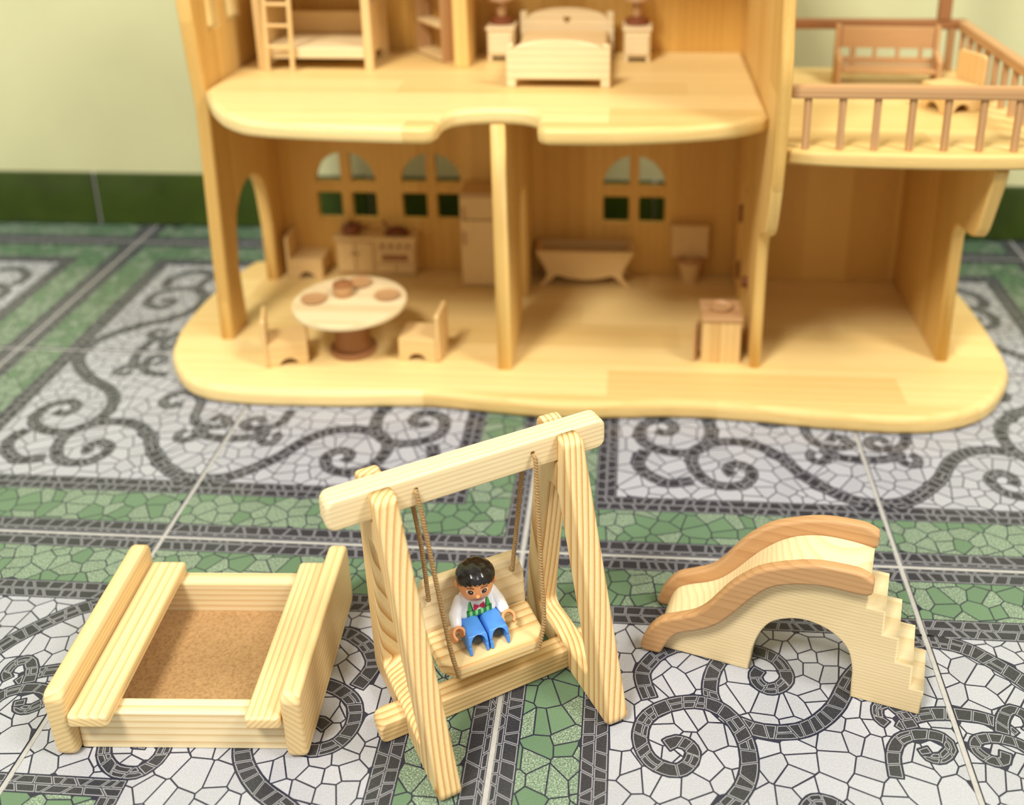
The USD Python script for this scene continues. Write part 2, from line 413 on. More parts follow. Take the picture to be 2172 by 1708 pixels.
floor = thing('floor', None, None, kind='structure')
def tile_mesh(i, j):
    ei, ej = i % 2 == 0, j % 2 == 0
    rot = {(True, True): 0, (False, True): 1, (False, False): 2, (True, False): 3}[(ei, ej)]
    V = PV.copy(); V[:, :2] -= .5
    for _ in range(rot): V[:, :2] = np.column_stack([-V[:, 1], V[:, 0]])
    V = V*[T, T, T]; V[:, :2] += [(i+.5)*T, (j+.5)*T]
    x0, x1, y0, y1 = i*T+GAP*T, (i+1)*T-GAP*T, j*T+GAP*T, (j+1)*T-GAP*T
    F, Cc, Ss = PF, PC, PS
    y1 = min(y1, WALL_Y)
    if j == 2:            # the last row is cut at the wall
        keep = (V[PF][:, :, 1].max(1) < WALL_Y); F = PF[keep]
    slab = plate(sbox(x0, y0, x1, y1), -.008, 0.0, r=.0006, nr=2)
    b = len(slab.vertices)
    v = np.vstack([slab.vertices, V]); f = np.vstack([slab.faces, F+b])
    c = np.vstack([np.tile(C_LINE, (b, 1)), Cc]); s = np.r_[np.zeros(b), Ss]
    used = np.unique(f); mp = np.full(len(v), -1); mp[used] = np.arange(len(used))
    return v[used], mp[f], c[used], s[used]
for j in range(-3, 3):
    for i in range(-4, 4):
        v, f, c, s = tile_mesh(i, j)
        path = numbered(floor, 'tile')
        m = usdkit.mesh(stage, path, (v, f), tile_mat, False)
        pv = UsdGeom.PrimvarsAPI(m)
        pv.CreatePrimvar('print_color', Sdf.ValueTypeNames.Color3fArray, 'vertex').Set(Vt.Vec3fArray.FromNumpy(c.astype(np.float32)))
        pv.CreatePrimvar('print_speck', Sdf.ValueTypeNames.FloatArray, 'vertex').Set(Vt.FloatArray.FromNumpy(s.astype(np.float32)))
part(floor, 'grout', bx(-4*T, 4*T, -3*T, WALL_Y+.01, -.02, -.0009, r=0), grout_mat)

# ------------------------------------------------------------------ wall and its skirting tiles
wall_mat = plain('wall_paint', lin(206, 205, 158), 0.65, 0.3, .05, 5)
wall = thing('wall_back', None, None, kind='structure')
part(wall, 'plaster', bx(-2.2, 2.2, WALL_Y+.008, WALL_Y+.10, -.02, 2.2, r=0), wall_mat)
skirt = thing('baseboard_back', None, None, kind='structure')
green = plain('green_glaze', lin(56, 72, 14), 0.18, 0.5, .18, 18)
part(skirt, 'grout', bx(-2.2, 2.2, WALL_Y+.003, WALL_Y+.0085, -.005, .077, r=0), grout_mat)
xj = -0.685
for k in range(-5, 8):
    a, b = xj+k*.40+.0022, xj+(k+1)*.40-.0022
    part(skirt, 'tile', bx(a, b, WALL_Y-.002, WALL_Y+.006, 0.0, .0775, r=.001), green)

# ------------------------------------------------------------------ the dollhouse
HX, HY = 0.03, 0.35
house = thing('dollhouse', 'large open-fronted pine dollhouse with a curved base, two floors and a side balcony', 'dollhouse', (HX, HY, 0))
H = lambda m: moved(m, (-HX, -HY, 0))
hb = wood('house', 'x', .006, (0, .05, .12), strip=.048, strip_axis='y', contrast=.55)
hv = wood('shaded_back', 'z', .006, (.08, .05, 0), strip=.052, strip_axis='x', contrast=.6, run=3.0)
hs = wood('shaded_side', 'z', .006, (.06, .09, 0), strip=.052, strip_axis='y', contrast=.6, run=3.0)
# base board
front = [(-.418, .315), (-.403, .262), (-.3645, .213), (-.3103, .197), (-.214, .1965), (-.12, .2015), (-.07, .197), (-.024, .191), (.0226, .1885), (.0685, .1915), (.137, .197), (.205, .193), (.271, .185), (.3366, .181), (.382, .187), (.4224, .206), (.45, .237), (.4716, .283), (.476, .352), (.474, .43)]
ring = np.vstack([spl(front, 8), [(.466, .505), (-.395, .505)], spl([(-.402, .49), (-.412, .45), (-.419, .39), (-.42, .34)], 6)])
house_base = part(house, 'base_board', H(plate(Polygon(ring).buffer(0), 0, .020, r=.007, nr=5)), hb)
# back wall with windows
def window_holes(cx, w=.074, mull=.012, z0=.0862, z1=.1205, z2=.1340, z3=.1725):
    a, b = cx-w/2, cx+w/2; l, r = cx-mull/2, cx+mull/2
    lo = [sbox(a, z0, l, z1).buffer(-.003).buffer(.003), sbox(r, z0, b, z1).buffer(-.003).buffer(.003)]
    arch = affinity.scale(Polygon([(cx+math.cos(t), z2+math.sin(t)) for t in np.linspace(0, math.pi, 40)]), w/2, z3-z2, origin=(cx, z2))
    return lo+[arch.intersection(sbox(a-1, z2, l, 1)), arch.intersection(sbox(r, z2, b+1, 1))]
BW = sbox(-.362, .020, .217, .560)
for cx in (-.2665, -.1605, .0865): BW = BW.difference(unary_union(window_holes(cx)))
for cx in (-.235, .0865): BW = BW.difference(unary_union(window_holes(cx, .074, .012, .385, .415, .431, .467)))
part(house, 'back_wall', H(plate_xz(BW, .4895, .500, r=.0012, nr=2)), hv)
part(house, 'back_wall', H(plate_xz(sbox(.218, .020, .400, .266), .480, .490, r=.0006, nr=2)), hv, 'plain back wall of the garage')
# left side wall with the arched doorway
LW = Polygon([(.296, .020), (.300, .11), (.306, .22), (.309, .28), (.302, .33), (.296, .39), (.30, .56), (.490, .56), (.490, .020)])
arch = Polygon([(.343, -.01), (.337, .092), (.345, .140), (.362, .163), (.391, .174), (.420, .166), (.439, .143), (.448, .091), (.446, -.01)])
arch = Polygon(spl(arch.exterior.coords[1:8], 6).tolist()+[(.446, -.01), (.343, -.01)])
LW = LW.difference(arch).difference(sbox(.335, .355, .362, .42)).difference(sbox(.388, .354, .422, .42))
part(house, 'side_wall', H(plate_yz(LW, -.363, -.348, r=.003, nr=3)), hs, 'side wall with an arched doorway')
# partition between kitchen and bathroom, with a doorway
PWL = sbox(.2485, .020, .490, .284)
door_hole = Polygon([(.415, -.01), (.415, .15), (.40, .165), (.385, .168), (.37, .165), (.355, .15), (.355, -.01)])
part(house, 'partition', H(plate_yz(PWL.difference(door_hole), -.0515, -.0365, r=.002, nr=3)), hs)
# right wall: bulges forward above the bathroom, door into the garage
RWf = [(.266, .020), (.263, .12), (.259, .160), (.247, .176), (.228, .184), (.212, .196), (.198, .228), (.189, .262), (.184, .31), (.180, .355), (.190, .41), (.20, .56)]
RW = Polygon(np.vstack([spl(RWf, 6), [(.490, .56), (.490, .020)]]))
door_gap = Polygon([(.420, .020), (.420, .150), (.405, .168), (.370, .176), (.335, .168), (.320, .150), (.320, .020)])
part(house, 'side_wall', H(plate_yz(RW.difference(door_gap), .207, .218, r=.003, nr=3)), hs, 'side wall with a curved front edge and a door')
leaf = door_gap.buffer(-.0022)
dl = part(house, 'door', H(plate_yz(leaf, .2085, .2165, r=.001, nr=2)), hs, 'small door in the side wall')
part(dl, 'handle', H(moved(xf(cyl(.006, 0, .006, 20), rotm(Y_, -90)), (.2085, .335, .085))), wood('dark', 'x'), 'dark round door knob')
for zz in (.060, .130):
    part(dl, 'hinge', H(bx(.2050, .2084, .4165, .4205, zz-.010, zz+.010, r=.0006)), wood('dark', 'z'))
# garage right wall
GWf = [(.290, .020), (.290, .160), (.280, .176), (.262, .180), (.240, .183), (.226, .192), (.212, .222), (.200, .250), (.197, .266)]
GW = Polygon(np.vstack([[(.290, .020)], spl(GWf[1:], 6), [(.490, .266), (.490, .020)]]))
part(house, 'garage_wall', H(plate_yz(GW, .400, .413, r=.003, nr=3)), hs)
# upper floor with the notch over the partition
uf = [(-.348, .305), (-.338, .286), (-.320, .253), (-.295, .220), (-.265, .200), (-.208, .190), (-.143, .185), (-.102, .183)]
notch = [(-.094, .186), (-.090, .200), (-.089, .222), (-.078, .239), (-.048, .2475), (-.019, .244), (-.004, .230), (-.002, .205), (.000, .190)]
ur = [(.008, .185), (.066, .186), (.128, .196), (.170, .209), (.197, .226), (.207, .236)]
UF = Polygon(np.vstack([spl(uf, 6), spl(notch, 6), spl(ur, 6), [(.207, .490), (-.348, .490)]]))
part(house, 'upper_floor', H(plate(UF, .2835, .300, r=.006, nr=4)), hb)
# upper partition and ceiling
part(house, 'partition', H(bx(-.110, -.094, .405, .490, .300, .545, r=.002)), hs)
part(house, 'ceiling_board', H(bx(-.348, .207, .30, .490, .545, .560, r=.002)), hb)
# balcony
BF = Polygon(np.vstack([spl([(.218, .196), (.26, .190), (.33, .186), (.40, .187), (.435, .193), (.452, .215), (.457, .26)], 6), [(.455, .500), (.218, .500)]]))
part(house, 'balcony_floor', H(plate(BF, .266, .280, r=.004, nr=4)), hb)
bal_w = wood('red', 'z', .004, (.03, .02, 0)); bal_x = wood('red', 'x', .004, (0, .02, .03)); bal_y = wood('red', 'y', .004, (.02, 0, .03))
fr = part(house, 'hand_rail', H(bx(.219, .452, .194, .206, .327, .338, r=.003)), bal_x, 'front balcony rail on turned spindles')
for k in range(8):
    x = .2350+.0298*k
    part(fr, 'baluster', H(moved(cyl(.0034, 0, .048, 14), (x, .200, .2798))), bal_w)
sd = part(house, 'hand_rail', H(bx(.440, .452, .2065, .4835, .327, .338, r=.003)), bal_y, 'side balcony rail on turned spindles')
for k in range(10):
    part(sd, 'baluster', H(moved(cyl(.0034, 0, .048, 14), (.446, .222+.0285*k, .2798))), bal_w)
bk = part(house, 'hand_rail', H(bx(.219, .452, .484, .496, .327, .338, r=.003)), wood('brown', 'x'), 'back balcony rail on turned spindles')
for x in (.241, .330):
    part(bk, 'baluster', H(moved(cyl(.0034, 0, .048, 14), (x, .490, .2798))), bal_w)
part(house, 'post', H(bx(.4195, .4325, .483, .4965, .338, .56, r=.0015)), wood('brown', 'z'), 'brown corner post rising from the balcony rail')
part(house, 'post', H(bx(.4325, .4395, .484, .496, .280, .328, r=.0015)), wood('red', 'z'))

# ------------------------------------------------------------------ dining corner
fu = wood('furn', 'x', .004, (0, .02, .05), contrast=.7); fz = wood('furn', 'z', .004, (.03, .03, 0), contrast=.7); fy = wood('furn', 'y', .004, (.03, 0, .03), contrast=.7)
red, brn, drk = wood('red', 'z', .003, (.03, .01, 0)), wood('brown', 'z', .003, (.03, .01, 0)), wood('dark', 'z')
Z1, Z2 = .020, .300
tb = thing('dining_table', 'round toy dining table with a brown spool pedestal in the dollhouse kitchen', 'table', (-.2105, .281, Z1))
part(tb, 'tabletop', lathe([(0, .053), (.057, .053), (.0595, .0545), (.0600, .0565), (.0595, .059), (.0575, .060), (0, .060)], 56), wood('pale', 'x', .005, (0, .02, .04), contrast=.5))
part(tb, 'pedestal', lathe([(0, .0065), (.019, .0065), (.0195, .010), (.0185, .016), (.0185, .040), (.0195, .047), (.021, .0528), (0, .0528)], 40), brn, 'brown turned pedestal')
part(tb, 'foot', lathe([(0, 0), (.0235, 0), (.025, .0015), (.025, .0052), (.0235, .0065), (0, .0065)], 40), brn)
ZT = Z1+.060
def plate_thing(x, y, label, r=.0135):
    t = thing('plate', label, 'plate', (x, y, ZT), group='wooden plates on the toy table')
    part(t, 'dish', lathe([(0, 0), (r*.7, 0), (r*.97, .0022), (r, .003), (r*.95, .0034), (r*.72, .0018), (0, .0016)], 32), red)
plate_thing(-.2475, .277, 'small red-brown wooden plate on the near left of the round toy table')
plate_thing(-.1725, .290, 'small red-brown wooden plate on the right side of the round toy table')
plate_thing(-.2090, .318, 'small red-brown wooden plate at the back of the round toy table')
cp_ = thing('pot', 'round red-brown wooden pot with a lid in the middle of the toy table', 'pot', (-.2195, .2905, ZT))
part(cp_, 'bowl', lathe([(0, 0), (.008, 0), (.0105, .003), (.0112, .008), (.0105, .0125), (0, .0125)], 32), red)
part(cp_, 'lid', lathe([(0, .0126), (.0108, .0126), (.0105, .0142), (.005, .0158), (.0025, .0162), (.0025, .0185), (0, .019)], 32), brn, 'darker lid with a knob')

def chair(label, loc, rz):
    """A block chair: backrest towards its own +x."""
    t = thing('block_chair', label, 'chair', loc, rz, 'wooden block chairs of the dollhouse')
    block = bx(-.020, .020, -.019, .019, 0, .026, r=.0012)
    a = Polygon([(-.010, -.01)]+[(.010*math.cos(t_), .0095*math.sin(t_)) for t_ in np.linspace(math.pi, 0, 20)]+[(.010, -.01)])
    part(t, 'seat', cut(block, plate_xz(a, -.05, .05, r=0), plate_yz(a, -.05, .05, r=0)), wood('furn', 'x', .004, (0, .03, .02), contrast=.8), smooth=20)
    back = plate_yz(sbox(-.019, 0, .019, .055), .0202, .0245, r=.0012, nr=2, rnd=.004)
    part(t, 'backrest', back, fz)
    return t
ch = chair('toy block chair to the right of the round dining table, back to the partition', (-.1360, .2790, Z1), -4)
CG = 'wooden block chairs of the dollhouse'
copy_of(ch, 'block_chair', 'toy block chair to the left of the round dining table, near the arched doorway', 'chair', (-.2745, .2620, Z1), 197, CG)
copy_of(ch, 'block_chair', 'toy block chair by the back wall, left of the toy kitchen counter', 'chair', (-.3130, .4705, Z1), 180, CG)
copy_of(ch, 'block_chair', 'toy block chair on the balcony, half hidden by the front rail', 'chair', (.3950, .3330, .280), 24, CG)

# kitchen counter
kc = thing('kitchen_counter', 'toy kitchen counter with double doors and an oven under the window', 'counter', (-.2290, .4770, Z1))
part(kc, 'body', bx(-.049, .049, -.0110, .0125, .0035, .046, r=.001), fu)
part(kc, 'worktop', bx(-.0515, .0515, -.0135, .0125, .0462, .0520, r=.0014), fu)
part(kc, 'plinth', bx(-.047, .047, -.008, .011, 0, .0034, r=.0005), fu)
for x in (-.0365, -.0140):
    d = part(kc, 'door', bx(x-.0105, x+.0105, -.0136, -.0112, .006, .0445, r=.0008), fz)
    part(d, 'knob', moved(xf(cyl(.0014, 0, .0025, 12), rotm(X_, 90)), (x+(.008 if x < -.02 else -.008), -.0137, .030)), brn)
ov = part(kc, 'oven_door', bx(.0020, .0465, -.0136, -.0112, .0185, .0350, r=.0008), fu)
part(ov, 'oven_window', bx(.008, .0405, -.0141, -.0137, .0215, .0300, r=.0002), wood('brown', 'x'), 'dark oven window')
for k in range(4):
    part(kc, 'knob', moved(xf(cyl(.0021, 0, .0030, 14), rotm(X_, 90)), (.0085+.0105*k, -.0111, .0405)), brn, 'dark oven knob' if k == 0 else None)
for k in range(2):
    part(kc, 'drawer', bx(.0020+.0228*k, .0238+.0228*k, -.0136, -.0112, .006, .0165, r=.0008), fu)
for k in range(2):
    part(kc, 'burner', moved(cyl(.0072, 0, .0018, 20), (.0165+.0185*k, -.001, .0522)), drk, 'dark burner disc' if k == 0 else None)
ZC = Z1+.0541
p1 = thing('saucepan', 'dark wooden saucepan with a knobbed lid at the left end of the toy counter', 'pot', (-.2600, .4765, Z1+.0521))
part(p1, 'pan', lathe([(0, 0), (.0098, 0), (.0108, .002), (.0110, .0085), (0, .0085)], 28), drk)
part(p1, 'lid', lathe([(0, .0086), (.0112, .0086), (.0105, .0105), (.004, .0125), (.0022, .0130), (.0026, .0165), (0, .0172)], 28), drk)
part(p1, 'handle', tube([(.0108, 0, .006), (.017, .001, .0075), (.0215, .002, .008)], .0013), drk)
p2 = thing('frying_pan', 'dark wooden frying pan with a raised handle on the toy stove burners', 'pan', (-.2030, .4760, ZC))
part(p2, 'pan', lathe([(0, 0), (.0085, 0), (.0110, .0032), (.0105, .0040), (.0082, .0012), (0, .0012)], 28), drk)
part(p2, 'handle', tube([(-.0098, 0, .0028), (-.013, .001, .008), (-.0175, .002, .0150)], .0015), drk)

# fridge
fg = thing('fridge', 'tall two-door toy fridge standing beside the partition', 'fridge', (-.0970, .4640, Z1))
part(fg, 'body', bx(-.0215, .0215, -.0205, .0240, 0, .1190, r=.0015), fz)
part(fg, 'door', bx(-.0210, .0210, -.0245, -.0208, .004, .0865, r=.001), fz)
part(fg, 'door', bx(-.0210, .0210, -.0245, -.0208, .0885, .1165, r=.001), fz)
for z in (.064, .095):
    part(fg, 'handle', bx(-.0180, -.0155, -.0272, -.0246, z-.008, z+.008, r=.0005), red, 'reddish door handle' if z < .07 else None)

# bathroom
bt = thing('bathtub', 'clawfoot toy bathtub with splayed legs under the bathroom window', 'bathtub', (.0285, .4660, Z1))
outline = Polygon(np.vstack([[(-.0585, .046), (.0585, .046)], spl([(.0580, .042), (.0500, .028), (.0455, .018), (.0480, .009), (.0565, .0005)], 6), [(.0480, .0)],
                             spl([(.0405, .008), (.0330, .0140), (.018, .0105), (0, .0088), (-.018, .0105), (-.0330, .0140), (-.0405, .008)], 6), [(-.0480, .0)],
                             spl([(-.0565, .0005), (-.0480, .009), (-.0455, .018), (-.0500, .028), (-.0580, .042)], 6)])).buffer(0)
for y in (-.0190, .0150):
    part(bt, 'side_panel', plate_xz(outline, y, y+.0042, r=.001, nr=2), fu)
for s in (-1, 1):
    endp = Polygon([(s*.0575, .0455), (s*.0535, .0455), (s*.0420, .0160), (s*.0460, .0160)])
    part(bt, 'end_panel', plate_xz(endp, -.0147, .0149, r=.0006, nr=2), fu)
part(bt, 'floor_panel', bx(-.0445, .0445, -.0147, .0149, .0120, .0158, r=.0006), fu)
tl = thing('toilet', 'toy toilet with a square cistern in the corner of the bathroom', 'toilet', (.1545, .4690, Z1))
part(tl, 'cistern', bx(-.0225, .0225, .0065, .0205, .028, .0660, r=.0015), fu)
part(tl, 'lid', bx(-.0240, .0240, .0055, .0209, .0662, .0700, r=.0012), fu)
part(tl, 'bowl', lathe([(0, 0), (.0105, 0), (.0108, .004), (.0120, .018), (.0150, .0275), (0, .0275)], 32), fz)
part(tl, 'seat', lathe([(.0085, .0277), (.0160, .0277), (.0164, .029), (.0155, .0305), (.009, .0305), (.0080, .029), (.0085, .0277)], 32), red, 'reddish ring seat')
part(tl, 'bracket', bx(-.008, .008, .0100, .0200, 0, .0278, r=.0008), fz)
vn = thing('washstand', 'small square cabinet with an open side door by the bathroom front edge', 'cabinet', (.1775, .2960, Z1))
part(vn, 'body', bx(-.0195, .0205, -.0215, .0190, 0, .0480, r=.0012), wood('furn', 'z', .007, (.02, .03, 0), strip=.0095, strip_axis='x'))
part(vn, 'top', bx(-.0205, .0215, -.0235, .0195, .0482, .0530, r=.0012), wood('red', 'x', .004, (0, .02, .03)), 'reddish top board')
part(vn, 'basin', moved(lathe([(0, 0), (.010, 0), (.0125, .0025), (.0125, .0035), (.0105, .0035), (.008, .001), (0, .001)], 28), (0, 0, .0531)), red)
odr = bx(0, .0025, -.0225, .0, .003, .0400, r=.0006)
part(vn, 'door', moved(xf(odr, rotm(Z_, -14)), (-.0232, -.0010, 0)), wood('red', 'z', .004), 'open cabinet door')

# ------------------------------------------------------------------ upper floor furniture
bb = thing('bunk_bed', 'toy bunk bed with a ladder in the left upstairs room', 'bed', (-.2580, .4265, Z2))
for sx in (-1, 1):
    for sy_ in (-1, 1):
        part(bb, 'post', bx(sx*.0585-.0045, sx*.0585+.0045, sy_*.0345-.0045, sy_*.0345+.0045, 0, .150, r=.001), fz)
for z in (.0130, .0900):
    part(bb, 'bed_board', bx(-.0538, .0538, -.0388, .0388, z, z+.0120, r=.001), wood('pale', 'x', .006, (0, .03, .05), contrast=.5))
for sx in (-1, 1):
    pan = plate_yz(sbox(-.0298, .010, .0298, .070).difference(sbox(-.018, .006, .018, .016)), sx*.0585-.003, sx*.0585+.003, r=.0008, nr=2)
    part(bb, 'end_panel', pan, fy)
part(bb, 'back_rail', bx(-.0538, .0538, .0345, .0385, .026, .050, r=.001), fu)
ld = []
for x in (-.0495, -.0225):
    part(bb, 'ladder_rail', tube([(x, -.0470, 0), (x+.0015, -.0410, .115)], .0026, 10), fz)
for k in range(4):
    z = .027+.0225*k; y = -.0470+.0060*z/.115
    part(bb, 'rung', tube([(-.0492, y, z), (-.0218, y, z)], .0020, 10), fu)
sh = thing('bookshelf', 'small open toy shelf turned beside the upstairs partition', 'shelf', (-.1385, .4560, Z2), -52)
for x in (-.030, .030):
    part(sh, 'side_panel', bx(x-.002, x+.002, -.009, .009, 0, .115, r=.0008), wood('red', 'z', .004))
for z in (.002, .037, .072, .109):
    part(sh, 'shelf_board', bx(-.0278, .0278, -.009, .009, z, z+.004, r=.0008), wood('pine', 'x', .004))

bd = thing('double_bed', 'toy double bed with arched headboard and footboard in the upstairs bedroom', 'bed', (.0085, .4000, Z2))
def board(w, h, rise, y0, y1, slot):
    top = [(w/2*math.cos(t), h-rise+rise*math.sin(t)) for t in np.linspace(.12, math.pi-.12, 30)]
    pg = Polygon([(-w/2-.006, 0), (-w/2-.006, h-.004), (-w/2+.002, h-.004)]+top[::-1]+[(w/2-.002, h-.004), (w/2+.006, h-.004), (w/2+.006, 0)])
    if slot: pg = pg.difference(sbox(-w/2+.004, -.01, w/2-.004, .0085))
    return pg.buffer(0), y0, y1
pg, y0, y1 = board(.092, .049, .012, -.0775, -.0710, True)
part(bd, 'footboard', plate_xz(pg, y0, y1, r=.0015, nr=3), wood('pale', 'x', .006, (0, .02, .05), contrast=.5))
pg, y0, y1 = board(.092, .054, .014, .0640, .0700, True)
heart = Polygon([(.0042*math.sin(t)**3, .041+.0003*(13*math.cos(t)-5*math.cos(2*t)-2*math.cos(3*t)-math.cos(4*t))) for t in np.linspace(0, 2*math.pi, 40)]).buffer(0)
part(bd, 'headboard', plate_xz(pg.difference(heart), y0, y1, r=.0012, nr=2), wood('pale', 'x', .006, (0, .02, .05), contrast=.5), 'arched headboard with a heart-shaped hole')
part(bd, 'bed_base', bx(-.0475, .0475, -.0708, .0638, .010, .022, r=.001), fu)
part(bd, 'mattress', bx(-.0460, .0460, -.0690, .0620, .0222, .0300, r=.003, nr=3), wood('pine', 'x', .006, (0, .02, .05), contrast=.5))
NS = 'bedside cabinets'
ns = thing('nightstand', 'toy bedside cabinet on the left of the double bed', 'nightstand', (-.0630, .4540, Z2), 0, NS)
nb = cut(bx(-.0145, .0145, -.0200, .0200, 0, .0345, r=.0012), bx(-.0100, .0100, -.03, .03, -.01, .0055, r=0))
part(ns, 'body', nb, wood('pale', 'z', .006, (.02, .03, 0), contrast=.5), smooth=20)
part(ns, 'top', bx(-.0160, .0160, -.0215, .0205, .0346, .0380, r=.0012), wood('pale', 'x', .006, (0, .02, .02), contrast=.5))
part(ns, 'drawer', bx(-.0120, .0120, -.0222, -.0202, .0090, .0310, r=.0006), wood('pale', 'x', .006, (0, .02, .02), contrast=.5))
copy_of(ns, 'nightstand', 'toy bedside cabinet on the right of the double bed', 'nightstand', (.0870, .4540, Z2), 0, NS)
lp = thing('table_lamp', 'toy lamp with a brown base on the left bedside cabinet', 'lamp', (-.0635, .4580, Z2+.0381), 0, 'bedside lamps')
part(lp, 'base', lathe([(0, 0), (.0130, 0), (.0135, .002), (.0125, .006), (.0060, .0085), (0, .0085)], 28), wood('dark', 'z'))
part(lp, 'column', lathe([(0, .0086), (.0052, .0086), (.0058, .016), (.0052, .026), (0, .026)], 24), red)
part(lp, 'shade', lathe([(0, .0262), (.0150, .0262), (.0085, .046), (0, .046)], 28), wood('red', 'z', .004))
copy_of(lp, 'table_lamp', 'toy lamp with a brown base on the right bedside cabinet', 'lamp', (.0865, .4580, Z2+.0381), 0, 'bedside lamps')

# garden bench on the balcony
gb = thing('garden_bench', 'reddish toy garden bench against the back rail of the balcony', 'bench', (.3560, .4390, .2800), -3)
rw = wood('red', 'x', .005, (0, .02, .04), contrast=.8); rz_ = wood('red', 'z', .005, (.02, .02, 0))
part(gb, 'backrest', bx(-.0490, .0490, .0060, .0105, .0350, .0580, r=.0015), rw)
part(gb, 'lower_rail', bx(-.0490, .0490, .0055, .0100, .0180, .0250, r=.0012), rw)
for k in range(4):
    part(gb, 'spindle', moved(cyl(.0022, .0248, .0352, 12), (-.036+.024*k, .0080, 0)), rz_)
for x in (-.0520, .0520):
    part(gb, 'end_panel', plate_yz(Polygon([(-.020, 0), (-.020, .026), (-.012, .030), (.004, .034), (.005, .060), (.0115, .060), (.0115, 0)]), x-.0028, x+.0028, r=.001, nr=2), rz_)
part(gb, 'seat', bx(-.0490, .0490, -.0200, .0052, .0130, .0175, r=.0012), rw)

# ------------------------------------------------------------------ sandbox
sb = thing('sandbox', 'low pine toy sandbox with two bench planks, standing left of the swing', 'sandbox', (-.2, -.14, 0), 3.0)
pine_y = wood('pine', 'y', .0042, (.012, 0, .035)); pine_x = wood('pale', 'x', .0040, (0, .010, .045))
for s, tag_ in ((-1, 0), (1, 1)):
    x0, x1 = (-.0805, -.0675) if s < 0 else (.0675, .0805)
    pg = Polygon([(-.0670, 0), (-.0685, .020), (-.0700, .0545), (.0725, .0545), (.0750, .010), (.0745, 0)])
    part(sb, 'end_board', plate_yz(pg, x0, x1, r=.0028, nr=4, rnd=.0065), wood('pine', 'y', .0036, (.05 if s < 0 else -.02, 0, .03), contrast=.6))
part(sb, 'panel', bx(-.0673, .0673, -.0595, -.0475, 0, .0295, r=.0012, nr=3), wood('pale', 'x', .0044, (0, .085, .018)))
part(sb, 'panel', bx(-.0673, .0673, .0555, .0685, 0, .0295, r=.0012, nr=3), wood('pale', 'x', .0044, (0, -.035, .028)))
for x0, x1, p in ((-.0670, -.0412, .03), (.0445, .0670, -.04)):
    part(sb, 'bench_plank', plate(Polygon([(x0, -.0715), (x1, -.0715), (x1, .0700), (x0, .0700)]).buffer(-.003).buffer(.003), .0297, .0385, r=.0018, nr=3), wood('pine', 'y', .0030, (p*3, 0, .03), contrast=.8))
fb = usdkit.material(stage, '/World/Looks/fibreboard', {
    'tc': ('texture_coordinate', {}), 'n': ('noise_texture', {'scale': 420.0, 'detail': 5.0, 'roughness': .7}), 'n2': ('noise_texture', {'scale': 22.0, 'detail': 3.0}),
    'r': ('rgb_ramp', {'ramp': [(.25, lin(134, 102, 66)), (.5, lin(172, 136, 91)), (.75, lin(188, 152, 107))]}), 'r2': ('rgb_ramp', {'ramp': [(.3, (.92, .9, .88)), (.7, (1.05, 1.05, 1.05))]}),
    'm': ('mix', {'mix_type': 'multiply', 'fac': 1.0}), 'p': ('principled_bsdf', {'roughness': .45, 'specular_ior_level': .4})},
    [('tc.object', 'n.vector'), ('tc.object', 'n2.vector'), ('n.fac', 'r.fac'), ('n2.fac', 'r2.fac'), ('r.color', 'm.color1'), ('r2.color', 'm.color2'), ('m.color', 'p.base_color')], surface='p.BSDF')
part(sb, 'floor_board', bx(-.0672, .0672, -.0473, .0553, .0005, .0055, r=0), fb, 'brown fibreboard bottom')

# ------------------------------------------------------------------ swing
ANG = 31.6
ca, sa = math.cos(math.radians(ANG)), math.sin(math.radians(ANG))
E0, N0 = -.07, -.121
SWX, SWY = -.0088, -.1416
SEAT = trimesh.transformations.translation_matrix((.0073, -.0023, 0)) @ rotm(Z_, -2.1)
sw = thing('swing', 'pine toy swing with two A-frames and a bench seat hung on twine', 'swing', (SWX, SWY, 0), ANG)
AF = Polygon([(-.0685, 0), (.0600, 0), (.0195, .1935), (-.0195, .1935)])
AF = AF.buffer(-.007).buffer(.007)
hole = Polygon([(-.0395, .0215), (.0345, .0215), (.0065, .150), (-.0065, .150)]).buffer(-.0055, 8).buffer(.0055, 8)
slot = sbox(-.0082, .1726, .0082, .25); slot2 = sbox(-.0082, -.01, .0082, .0162)
for e, lean in ((-.0535, -.068), (.0640, -.038)):          # the frames lean a little
    shear = np.eye(4); shear[0, 2] = lean
    part(sw, 'a_frame', xf(plate_yz(AF.difference(hole).difference(slot).difference(slot2), e-.0074, e+.0074, r=.0024, nr=4), shear), wood('pine', 'z', .0036, (.022 if e < 0 else .05, .062 if e < 0 else -.02, 0), dist=3.5, contrast=1.3))
beam = plate_xz(sbox(-.0990, .1728, .0865, .1945), -.0080, .0080, r=.0028, nr=4, rnd=.006)
beam = cut(beam, *[xf(cyl(.0017, -.03, .03, 14), rotm(X_, 90))  .apply_translation((x, 0, .1850)) for x in (-.0443, .0335)])
part(sw, 'beam', beam, wood('pale', 'x', .0026, (0, .03, -.155), contrast=.7), smooth=20)
part(sw, 'crossbar', plate_xz(sbox(-.0785, 0, .0930, .0160), -.0080, .0080, r=.0016, nr=3, rnd=.0055), wood('pine', 'x', .0030, (0, .02, .012)))
seat = plate(Polygon([(-.0440, .0205), (.0300, .0205), (.0290, -.0080), (.0225, -.0190), (-.0340, -.0190), (-.0430, -.0080)]).buffer(-.004).buffer(.004), .0400, .0500, r=.0022, nr=3)
part(sw, 'seat', xf(seat, SEAT), wood('pine', 'x', .0050, (0, .02, -.03)))
